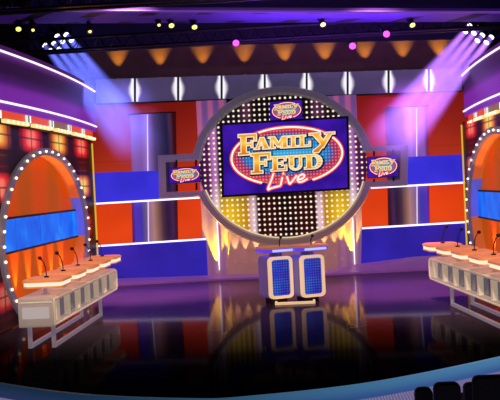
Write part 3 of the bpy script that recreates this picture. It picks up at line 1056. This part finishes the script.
def console(s):
    lab = 'long champagne contestant console with five orange desktops, facing from the %s' % ('left' if s < 0 else 'right')
    th = thing('contestant_console', lab, 'console', (s * 3.17, -5.3, 0), 'contestant consoles')
    Y0, Y1 = -10.15, -5.3
    xi, xo = 3.17, 3.70                    # inner (audience-centre) face, outer face
    zb, zt = .335, .775
    P = lambda x_, y_, z_: (s * x_, y_, z_)
    # body shell: open niche on the inner face, rounded far end
    def prof(inset):
        r_ = .1
        o = []
        yy0, yy1, z0_, z1_ = Y0 + inset * .6, Y1 - inset, zb + inset, zt - inset
        for cx_, cz_, a_ in ((yy1 - r_, z1_ - r_, 0), (yy0 + .03, z1_ - .03, 90), (yy0 + .03, z0_ + .03, 180), (yy1 - r_, z0_ + r_, 270)):
            rr = r_ if cx_ > -8 else .03
            for k in range(5):
                t_ = math.radians(a_ + 22.5 * k)
                o.append((cx_ + rr * math.cos(t_), cz_ + rr * math.sin(t_)))
        return o
    po, pi_ = prof(0), prof(.065)
    b = MB()
    rings = [[P(xo, a, c_) for a, c_ in po], [P(xi + .02, a, c_) for a, c_ in po], [P(xi, a, c_) for a, c_ in [(q[0], q[1]) for q in prof(.012)]],
             [P(xi, a, c_) for a, c_ in pi_], [P(xi + .2, a, c_) for a, c_ in pi_]]
    b.loft(rings, True, True, 0)
    b.build('body', m_con, th)
    # white rim line around niche and lid line
    b = MB()
    b.tube([P(xi - .008, a, c_) for a, c_ in prof(.03) + prof(.03)[:1]], .016, 6)
    b.tube([P(xi + .02, Y0 - .004, zt - .07), P(xo - .02, Y0 - .004, zt - .07)], .012, 6)
    b.build('rim_line', m_conw, th)
    # window panes + mullions
    ny = 6
    ya, yb = Y0 + .32, Y1 - .25
    for k in range(ny):
        q0, q1 = ya + (yb - ya) * k / ny + .05, ya + (yb - ya) * (k + 1) / ny - .05
        b = MB()
        xs = sorted((s * (xi + .09), s * (xi + .11)))
        b.box((xs[0], q0, zb + .07), (xs[1], q1, zt - .07)); b.build('glass_pane', m_pane, th)
    for k in range(ny + 1):
        q = ya + (yb - ya) * k / ny
        b = MB()
        xs = sorted((s * (xi + .01), s * (xi + .14)))
        w_ = .045 if k else .09
        b.box((xs[0], q - w_, zb + .06), (xs[1], q + w_, zt - .06), 0); b.build('divider', m_conw, th)
    # name plate on the near end
    b = MB(); xs = sorted((s * (xi + .07), s * (xo - .06)))
    b.box((xs[0], Y0 - .012, zb + .13), (xs[1], Y0 + .01, zt - .14), 0, .006); b.build('name_plate', m_plate, th)
    # leg frames
    for xf in (xi + .07, xo - .1):
        b = MB()
        y0_, y1_ = -9.95, -6.6
        for q in (y0_, y1_):
            xs = sorted((s * (xf - .028), s * (xf + .028)))
            b.box((xs[0], q - .028, .0), (xs[1], q + .028, zb + .01))
        b.box((xs[0], y0_, .0), (xs[1], y1_, .055))
        b.build('leg_frame', m_leg, th)
    # five desktops
    for k in range(5):
        yc = -9.66 + 1.03 * k
        # six-sided top outline, front (audience centre) edge chamfered
        ol = [(xi - .11, yc - .3), (xi - .06, yc - .36), (xo - .1, yc - .36), (xo - .02, yc - .28), (xo - .02, yc + .3), (xo - .1, yc + .38), (xi - .02, yc + .38), (xi - .11, yc + .28)]
        dt = MB()
        dt.loft([[P(a, c_, .985) for a, c_ in ol], [P(a, c_, 1.015) for a, c_ in ol], [P(a + (xi + .2 - a) * .06, c_ + (yc - c_) * .06, 1.03) for a, c_ in ol]], True, True, 0)
        do = dt.build('desktop', m_top, th)
        b = MB(); b.loft([[P(a + (xi + .2 - a) * .05, c_ + (yc - c_) * .05, z_) for a, c_ in ol] for z_ in (.925, .984)], True, True, 0); b.build('edge_light', m_edge, do)
        b = MB(); b.loft([[P(a + (xi + .2 - a) * .03, c_ + (yc - c_) * .03, z_) for a, c_ in ol] for z_ in (.9, .925)], True, True, 0); b.build('under_tray', m_top, do)
        b = MB()
        b.tube([P(xi + .24, yc, zt - .01), P(xi + .24, yc, .905)], .032, 10)
        b.tube([P(xi + .24, yc, zt - .005), P(xi + .24, yc, zt + .015)], .07, 12)
        b.build('stem', m_leg, do)
        b = MB()
        m0 = Vector(P(xi + .22, yc + .02, 1.03))
        b.tube([m0, m0 + Vector((0, 0, .02))], .04, 10)
        b.tube(catmull([m0, m0 + Vector((s * .005, .0, .12)), m0 + Vector((s * .03, .0, .22)), m0 + Vector((s * .075, .0, .285))], 3), .008, 6)
        b.ball(m0 + Vector((s * .09, .0, .30)), .03, 0, 8, 6, (1.2, 1, 1))
        b.build('microphone', m_mic, do)
    if s < 0:
        th.location = (-3.22, -5.3, 0)
    if s > 0:
        th.location = (2.88, -5.85, 0)
        th.rotation_euler = (0, 0, math.radians(6))
    return th


console(-1)
console(1)

# ------------------------------------------------------------------ face-off podium
m_pfr = M('cream podium frame', '#f0d4ac', .4, 0, '#f0c898', .75)
m_pside = M('mauve podium side', '#8878b0', .45, 0, '#584a88', .45)
g = NT('blue led podium panel')
x, y, z, co = g.xyz()
pp = .05
gx = g.math('SUBTRACT', g.math('FRACT', g.math('DIVIDE', g.math('ADD', x, 20.), pp)), .5)
gz = g.math('SUBTRACT', g.math('FRACT', g.math('DIVIDE', g.math('ADD', z, 20.), pp)), .5)
dd = g.math('SQRT', g.math('ADD', g.math('MULTIPLY', gx, gx), g.math('MULTIPLY', gz, gz)))
dt = g.smooth(dd, .2, .45, .75, 0.)
bgc = g.ramp(g.smooth(x, -.2, .2), [(0, '#2038c0'), (.5, '#2a1cb0'), (1, '#241494')])
dcc = g.ramp(g.noise(co, 3.5), [(.4, '#4a50e0'), (.7, '#4aa8f0')])
m_pled = g.pbr('#101040', .3, 0, g.mix(dt, bgc, dcc), .75, .4)
m_ptop = M('salmon podium top', '#e0905c', .35, 0, '#c07040', .4)
m_pedge = M('violet podium edge', '#5a3ad8', .4, 0, '#5a40e0', .85)
m_pglow = glow('pale blue edge light', '#c0c8ff', 1.0)
pb = atz(291, 302.5, 0)
pod = thing('face_off_podium', 'twin-tower podium with blue dot panels and salmon tops, centre stage', 'podium', (pb.x, pb.y, 0))


def rrect(w, h_, r, n=5):
    o = []
    for cx_, cz_, a in ((w / 2 - r, h_ / 2 - r, 0), (-w / 2 + r, h_ / 2 - r, 90), (-w / 2 + r, -h_ / 2 + r, 180), (w / 2 - r, -h_ / 2 + r, 270)):
        for k in range(n + 1):
            t = math.radians(a + 90 * k / n)
            o.append((cx_ + r * math.cos(t), cz_ + r * math.sin(t)))
    return o


for i, pxc in enumerate((280.6, 312.4)):
    ang = math.radians(24)
    c_ = at(pxc, 277.5 - i * 1.6, pb.y - .12)
    Rm = Matrix.Rotation(ang, 4, 'Z')
    T = Matrix.Translation((c_.x, c_.y, 0)) @ Rm
    w, hh, dpt = .49, .80, .52
    zc = c_.z
    tr = lambda x_, y_, z_: T @ Vector((x_, y_, z_))
    ol, il = rrect(w, hh, .085), rrect(w - .11, hh - .11, .05)
    b = MB()
    b.loft([[tr(a, q, zc + z_) for a, z_ in ol] for q in (.04, dpt)], True, True, 0, False)
    to = b.build('tower', m_pside, pod)
    b = MB()
    b.loft([[tr(a, .04, zc + z_) for a, z_ in ol], [tr(a, -.03, zc + z_) for a, z_ in ol], [tr(a * .985, -.05, zc + z_ * .985) for a, z_ in ol],
            [tr(a, -.05, zc + z_) for a, z_ in il], [tr(a, 0.0, zc + z_) for a, z_ in il]], True, False, 0)
    b.build('front_frame', m_pfr, to)
    b = MB()
    b.face([(a, -.005, z_) for a, z_ in il])
    o = b.build('dot_panel', m_pled)
    o.location = (T @ Vector((0, 0, zc)))
    o.rotation_euler = (0, 0, ang)
    o.parent = to
    # desktop lobe
    zt = zc + hh / 2
    ol = [(-.34, -.02), (-.28, -.14), (.26, -.14), (.33, -.05), (.33, .34), (.2, .5), (-.22, .5), (-.34, .36)]
    b = MB(); b.loft([[tr(a, q, zt + .085 + z_) for a, q in [(k[0] * m_, k[1] * m_) for k in ol]] for z_, m_ in ((.075, 1.0), (.1, 1.0), (.108, .95))], True, True, 0); lo = b.build('desktop', m_ptop, pod)
    b = MB(); b.loft([[tr(a, q, zt + .085 + z_) for a, q in ol] for z_ in (.0, .074)], True, True, 0); b.build('violet_edge', m_pedge, lo)
    b = MB(); b.loft([[tr(a, q, zt + .1 + z_) for a, q in [(-.2, -.148), (.25, -.148), (.25, -.13), (-.2, -.13)]] for z_ in (.0, .045)], True, True, 0); b.build('edge_light', m_pglow, lo)
    b = MB(); b.tube([tr(0, .2, zt - .01), tr(0, .2, zt + .09)], .12, 12); b.build('stem', m_steel, lo)
    b = MB(); q0 = tr(.05, .1, zt + .19); b.tube([q0, q0 + Vector((0, 0, .1)), q0 + Vector((.03, -.02, .16))], .012, 6); b.ball(q0 + Vector((.03, -.02, .17)), .03); b.build('microphone', m_mic, lo)
    # hidden foot column
    b = MB(); b.loft([[tr(a, q, z_) for a, q in [(-.16, .1), (.16, .1), (.16, .42), (-.16, .42)]] for z_ in (.0, zc - hh / 2 + .01)], True, True, 0); b.build('foot', m_darkmetal, pod)
b = MB()
a, c_ = at(275, 300, pb.y - .2), at(315, 297, pb.y - .2)
b.box((a.x, pb.y - .3, .0), (c_.x, pb.y - .24, .045))
for q in (a.x, c_.x - .04):
    b.box((q, pb.y - .24, .0), (q + .04, pb.y + .2, .045))
b.build('base_bar', m_pfr, pod)

# ------------------------------------------------------------------ overhead rig
m_truss = M('rig black tube', '#040308', .6, .2)
m_soffit = M('violet lit soffit', '#2a1850', .6, 0, '#3a1c70', .35)


def truss(name, lab, Y, z_, x0, x1, d=.35):
    th = thing(name, lab, 'truss', ((x0 + x1) / 2, Y, z_), 'overhead truss runs')
    b = MB()
    for dy, dz in ((0, 0), (d, 0), (d / 2, d * .85)):
        b.tube([(x0, Y + dy, z_ + dz), (x1, Y + dy, z_ + dz)], .035, 8)
    b.build('chord', m_truss, th)
    b = MB()
    n_ = int((x1 - x0) / .4)
    for k in range(n_):
        xa, xb = x0 + k * (x1 - x0) / n_, x0 + (k + 1) * (x1 - x0) / n_
        b.tube([(xa, Y, z_), ((xa + xb) / 2, Y + d / 2, z_ + d * .85), (xb, Y, z_)], .015, 5)
        b.tube([(xa, Y + d, z_), ((xa + xb) / 2, Y + d / 2, z_ + d * .85), (xb, Y + d, z_)], .015, 5)
    b.build('lacing', m_truss, th)
    return th


p = at(280, 38, -2.3)
truss('lighting_truss', 'black lattice truss just above the brown header flat', -2.3, p.z, -7, 7)
p = at(280, -6, -5.4)
truss('lighting_truss', 'black lattice truss in front of the violet soffit', -5.4, p.z, -8, 8)
# violet soffit panels with dark slots
SF = [at(-60, 24, -2.6), at(560, 21.5, -2.6), at(560, 11.5, -4.0), at(-60, 9.5, -4.0)]
so = thing('violet_soffit', 'violet lit ceiling soffit crossed by dark slanting slots above the stage', 'soffit', (0, -3.6, SF[0].z))
b = MB()
b.prism(SF, (0, 0, .06))
b.build('sheet', m_soffit, so)
sf = lambda u_, v_, dz=0.: SF[0] * (1 - u_) * (1 - v_) + SF[1] * u_ * (1 - v_) + SF[2] * u_ * v_ + SF[3] * (1 - u_) * v_ + Vector((0, 0, dz))
b = MB()
for k in range(11):
    u0 = .03 + .088 * k
    b.prism([sf(u0, .06, -.012), sf(u0 + .022, .06, -.012), sf(u0 + .075, .94, -.012), sf(u0 + .05, .94, -.012)], (0, 0, .01))
b.build('slot', m_black, so)
b = MB()
b.tube([sf(0, 1, -.02), sf(1, 1, -.02)], .025, 8)
b.build('edge_neon', glow('dim violet line', '#7a40c0', .6), so)
q = sf(.62, .6)
lamp('AREA', 'soffit_glow', q - Vector((0, 0, 1.0)), 280, '#8a40ff', so, q, shape=(4, .3))

# black border above the header
b = MB(); b.prism(pxpoly([(30, 49.5), (500, 38), (500, -20), (30, -10)], -.9), (0, .07, 0))
tag(b.build('black_border', M('black border cloth', '#0a0714', .9, 0, '#0c0830', .25)), 'black cloth border hung above the brown header flat', 'drape')


# lamps on the rig
def can(name, label, cat, px, py, Y, target, lens, r=.09, group=None, up=.18, lensr=None, yh=.2):
    c_ = at(px, py, Y)
    d_ = (Vector(target) - c_).normalized()
    t = thing(name, label, cat, c_, group)
    b = MB()
    b.tube([c_ - d_ * .34, c_ - d_ * .30, c_ - d_ * .12, c_ - d_ * .0], [r * .55, r * .8, r * .9, r], 12)
    b.build('lamp_body', m_darkmetal, t)
    b = MB(); b.tube([c_ - d_ * .005, c_ + d_ * .012], lensr or r * .86, 12, 0, True, False); b.build('lens', lens, t)
    sd = d_.cross(Vector((0, 0, 1))).normalized()
    b = MB()
    m_ = c_ - d_ * .17
    b.tube([m_ + sd * r, m_ + sd * r * 1.15, m_ + sd * r * 1.15 + Vector((0, 0, yh)), m_ - sd * r * 1.15 + Vector((0, 0, yh)), m_ - sd * r * 1.15, m_ - sd * r], .014, 6)
    b.tube([m_ + Vector((0, 0, yh)), m_ + Vector((0, 0, yh + up + .02))], .014, 6)
    b.build('yoke', m_darkmetal, t)
    return t, c_, d_


m_yel = glow('yellow lamp lens', '#fff07a', 1.6)
m_mag = glow('magenta lamp lens', '#ff50e8', 2.0)
yl = [(18.5, 29), (33, 30), (90, 31.5), (159, 25), (171.5, 25.5), (194.5, 27), (323, 24.5), (412.5, 25)]
names = ['first', 'second', 'third', 'fourth', 'fifth', 'sixth', 'seventh', 'eighth']
for i, (px, py) in enumerate(yl):
    c_ = at(px, py, -3.2)
    can('rig_lamp', 'yellow rig lamp hanging under the truss, %s from the left' % names[i], 'stage light', px, py, -3.2, c_ + Vector((.25, -.7, -.8)), m_yel, .07, 'yellow rig lamps', .0, .06 if i not in (1, 2, 3) else .035, .05)
for (px, py), w_ in zip(((236, 43), (352.5, 46), (386.5, 34)), ('leftmost, over the second row of amber glows', 'lowest, just above the brown header flat', 'rightmost, under the violet soffit')):
    c_ = at(px, py, -2.75)
    can('magenta_lamp', 'magenta rig lamp shining out, %s' % w_, 'stage light', px, py, -2.75, c_ + Vector((.0, -.9, -.3)), m_mag, .085, 'magenta rig lamps', .05)

# beam clusters
m_wlens = glow('white hot lens', '#f4f6ff', 2.2)


def cluster(spots, Y, dirpx, Ytgt, colr, dens, lab, side, spread, haze_label):
    beams = []
    mx_, my_ = sum(p[0] for p in spots) / len(spots), sum(p[1] for p in spots) / len(spots)
    for i, (px, py) in enumerate(spots):
        c0 = at(px, py, Y)
        tgt = at(dirpx[0] + (px - mx_) * spread, dirpx[1] + (py - my_) * spread, Ytgt)
        t, c_, d_ = can('stage_spotlight', lab[i], 'stage light', px, py, Y, tgt, m_wlens, .075, 'spotlights over the %s wall' % side, .12, .066)
        beams.append((c_, d_, (tgt - c_).length))
    # light shafts drawn as self-glowing haze: one soft volume, emission following each beam
    g = NT('hazy %s light' % side)
    x, y, z, co = g.xyz()
    tot = None
    for c_, d_, L in beams:
        sub = g.n('ShaderNodeVectorMath', operation='SUBTRACT'); g.t.links.new(co, sub.inputs[0]); sub.inputs[1].default_value = c_
        dt_ = g.n('ShaderNodeVectorMath', operation='DOT_PRODUCT'); g.t.links.new(sub.outputs[0], dt_.inputs[0]); dt_.inputs[1].default_value = d_
        t_ = dt_.outputs['Value']
        cr = g.n('ShaderNodeVectorMath', operation='CROSS_PRODUCT'); g.t.links.new(sub.outputs[0], cr.inputs[0]); cr.inputs[1].default_value = d_
        le = g.n('ShaderNodeVectorMath', operation='LENGTH'); g.t.links.new(cr.outputs[0], le.inputs[0])
        R_ = g.math('MULTIPLY_ADD', t_, .075, .085)
        ins = g.smooth(g.math('DIVIDE', le.outputs['Value'], R_), .15, 1.0, 1.0, 0.0)
        fall = g.ramp(g.math('DIVIDE', t_, L), [(0, 1.0), (.12, .6), (.35, .34), (.65, .2), (1, 0.)])
        k = g.math('MULTIPLY', ins, fall)
        tot = k if tot is None else g.math('ADD', tot, k)
    wisp = g.math('MULTIPLY_ADD', g.noise(co, 1.3, 3), 1.0, .5)
    em = g.n('ShaderNodeEmission')
    em.inputs['Color'].default_value = lin(colr)
    g.put(em.inputs['Strength'], g.math('MULTIPLY', g.math('MULTIPLY', tot, wisp), dens))
    g.t.links.new(em.outputs[0], g.out.inputs['Volume'])
    import bmesh
    bm = bmesh.new()
    for c_, d_, L in beams:
        a_ = d_.cross(Vector((0, 0, 1))).normalized(); b_ = d_.cross(a_)
        for q, R_ in ((.03, .09), (L, .085 + .075 * L)):
            for k in range(10):
                an = 2 * math.pi * k / 10
                bm.verts.new(c_ + d_ * q + (a_ * math.cos(an) + b_ * math.sin(an)) * R_)
    res = bmesh.ops.convex_hull(bm, input=bm.verts)
    bmesh.ops.delete(bm, geom=list({e for e in res['geom_interior'] if isinstance(e, bmesh.types.BMVert)}), context='VERTS')
    me = bpy.data.meshes.new('light_haze')
    bm.to_mesh(me); bm.free()
    me.materials.append(g.m)
    o = bpy.data.objects.new('light_haze', me)
    COL.objects.link(o)
    tag(o, haze_label, 'light beams')
    o['kind'] = 'stuff'


LS = [(57, 36), (66, 34.5), (53.5, 43.5), (62.5, 41.5), (71.5, 40), (44.5, 45), (50, 50.5), (58.5, 49)]
RS = [(470, 25.5), (479, 27.5), (465.5, 31.5), (474, 33), (482.5, 35), (491.5, 37), (477.5, 40.5), (486.5, 42.5)]
ll = ['back row left', 'back row right', 'middle row left', 'middle row centre', 'middle row right', 'far left alone', 'front row left', 'front row right']
rl = ['topmost', 'second from top', 'far left', 'second row centre', 'second row right', 'far right', 'front row left', 'front row right']
cluster(LS, -1.5, (142, 152), -3.2, '#6a74ff', 5.5, ['white-hot blue stage spotlight above the left tartan wall, %s of the cluster' % k for k in ll], 'left', 1.15, 'blue hazy light shafts slanting down from the left spotlight cluster')
cluster(RS, -1.5, (382, 152), -3.4, '#b070ff', 7.5, ['white-hot purple stage spotlight above the right tartan wall, %s of the cluster' % k for k in rl], 'right', 1.3, 'purple hazy light shafts slanting down from the right spotlight cluster')

# ------------------------------------------------------------------ audience chairs
m_chair = M('black seat fabric', '#060508', .8)


FZ = -.165


def chair(pxl, pxr, ytop, Y, lab):
    a, c_ = at(pxl, ytop, Y), at(pxr, ytop - (pxr - pxl) * .1, Y)
    w = c_.x - a.x
    zt = (a.z + c_.z) / 2
    cx_ = (a.x + c_.x) / 2
    t = thing('audience_chair', lab, 'chair', (cx_, Y, FZ), 'audience chairs in front of the stage')
    b = MB()
    ol = rrect(w, zt - .2, .05)
    zc = (zt + .2) / 2
    b.loft([[(cx_ + a_ * k, Y + q, zc + z_ * k) for a_, z_ in ol] for q, k in ((0, .94), (.02, 1), (.08, 1), (.1, .94))], True, True)
    b.build('backrest', m_chair, t)
    b = MB(); b.box((cx_ - w / 2, Y + .1, .18), (cx_ + w / 2, Y + .5, .28), 0, .03); b.build('seat', m_chair, t)
    for sx in (-1, 1):
        for q in (.06, .46):
            b = MB(); b.tube([(cx_ + sx * w * .42, Y + q, FZ), (cx_ + sx * w * .42, Y + q, .2)], .018, 8); b.build('leg', m_darkmetal, t)


chair(415, 433, 389.5, -16.3, 'black audience chair lowest at the frame bottom, leftmost of the row')
chair(434, 461, 385, -16.45, 'black audience chair, second from the left below the blue stage edge')
chair(464, 480, 384.5, -15.6, 'narrow black chair back half hidden behind the rightmost chair')
chair(473, 512, 378.5, -16.5, 'rightmost black audience chair near the frame corner')

# ------------------------------------------------------------------ lights
W = bpy.data.worlds.new('hall air')
W.use_nodes = True
W.node_tree.nodes['Background'].inputs[0].default_value = (.02, .012, .03, 1)
W.node_tree.nodes['Background'].inputs[1].default_value = .25
S.world = W
# warm front wash on consoles and podium
lamp('SPOT', 'front_wash', (-1.5, -18, 8.6), 4200, '#ffdcc0', None, (-3.4, -7.8, .7), 21, .8, .3)
lamp('SPOT', 'front_wash', (1.5, -18, 8.6), 4200, '#ffdcc0', None, (3.2, -8.0, .7), 21, .8, .3)
lamp('SPOT', 'podium_wash', (.5, -15, 8.6), 1200, '#ffd8c0', None, (pb.x, pb.y, .8), 12, .8, .2)
lamp('SPOT', 'back_wash', (0, -10, 9), 700, '#d8a8ff', None, (0, 0, 1.5), 60, .9, .4)
# added unseen spots standing in for beams landing on floor and scenery
q = at(60, 42, -3.6)
lamp('SPOT', 'blue_pool', q + Vector((.3, 0, -.3)), 700, '#8a80ff', None, at(125, 110, 0), 26, .9, .2)
lamp('SPOT', 'violet_floor_pool', (-3.0, -4.5, 7.5), 9000, '#f09ce0', None, (-2.9, -2.9, 0), 44, 1., .3)
lamp('SPOT', 'violet_floor_pool', (2.2, -4.5, 7.5), 8000, '#e890dc', None, (2.4, -4.2, 0), 44, 1., .3)
q = at(478, 34, -3.6)
lamp('SPOT', 'purple_pool', q + Vector((-.3, 0, -.3)), 900, '#c060ff', None, at(400, 118, 0), 28, .9, .2)
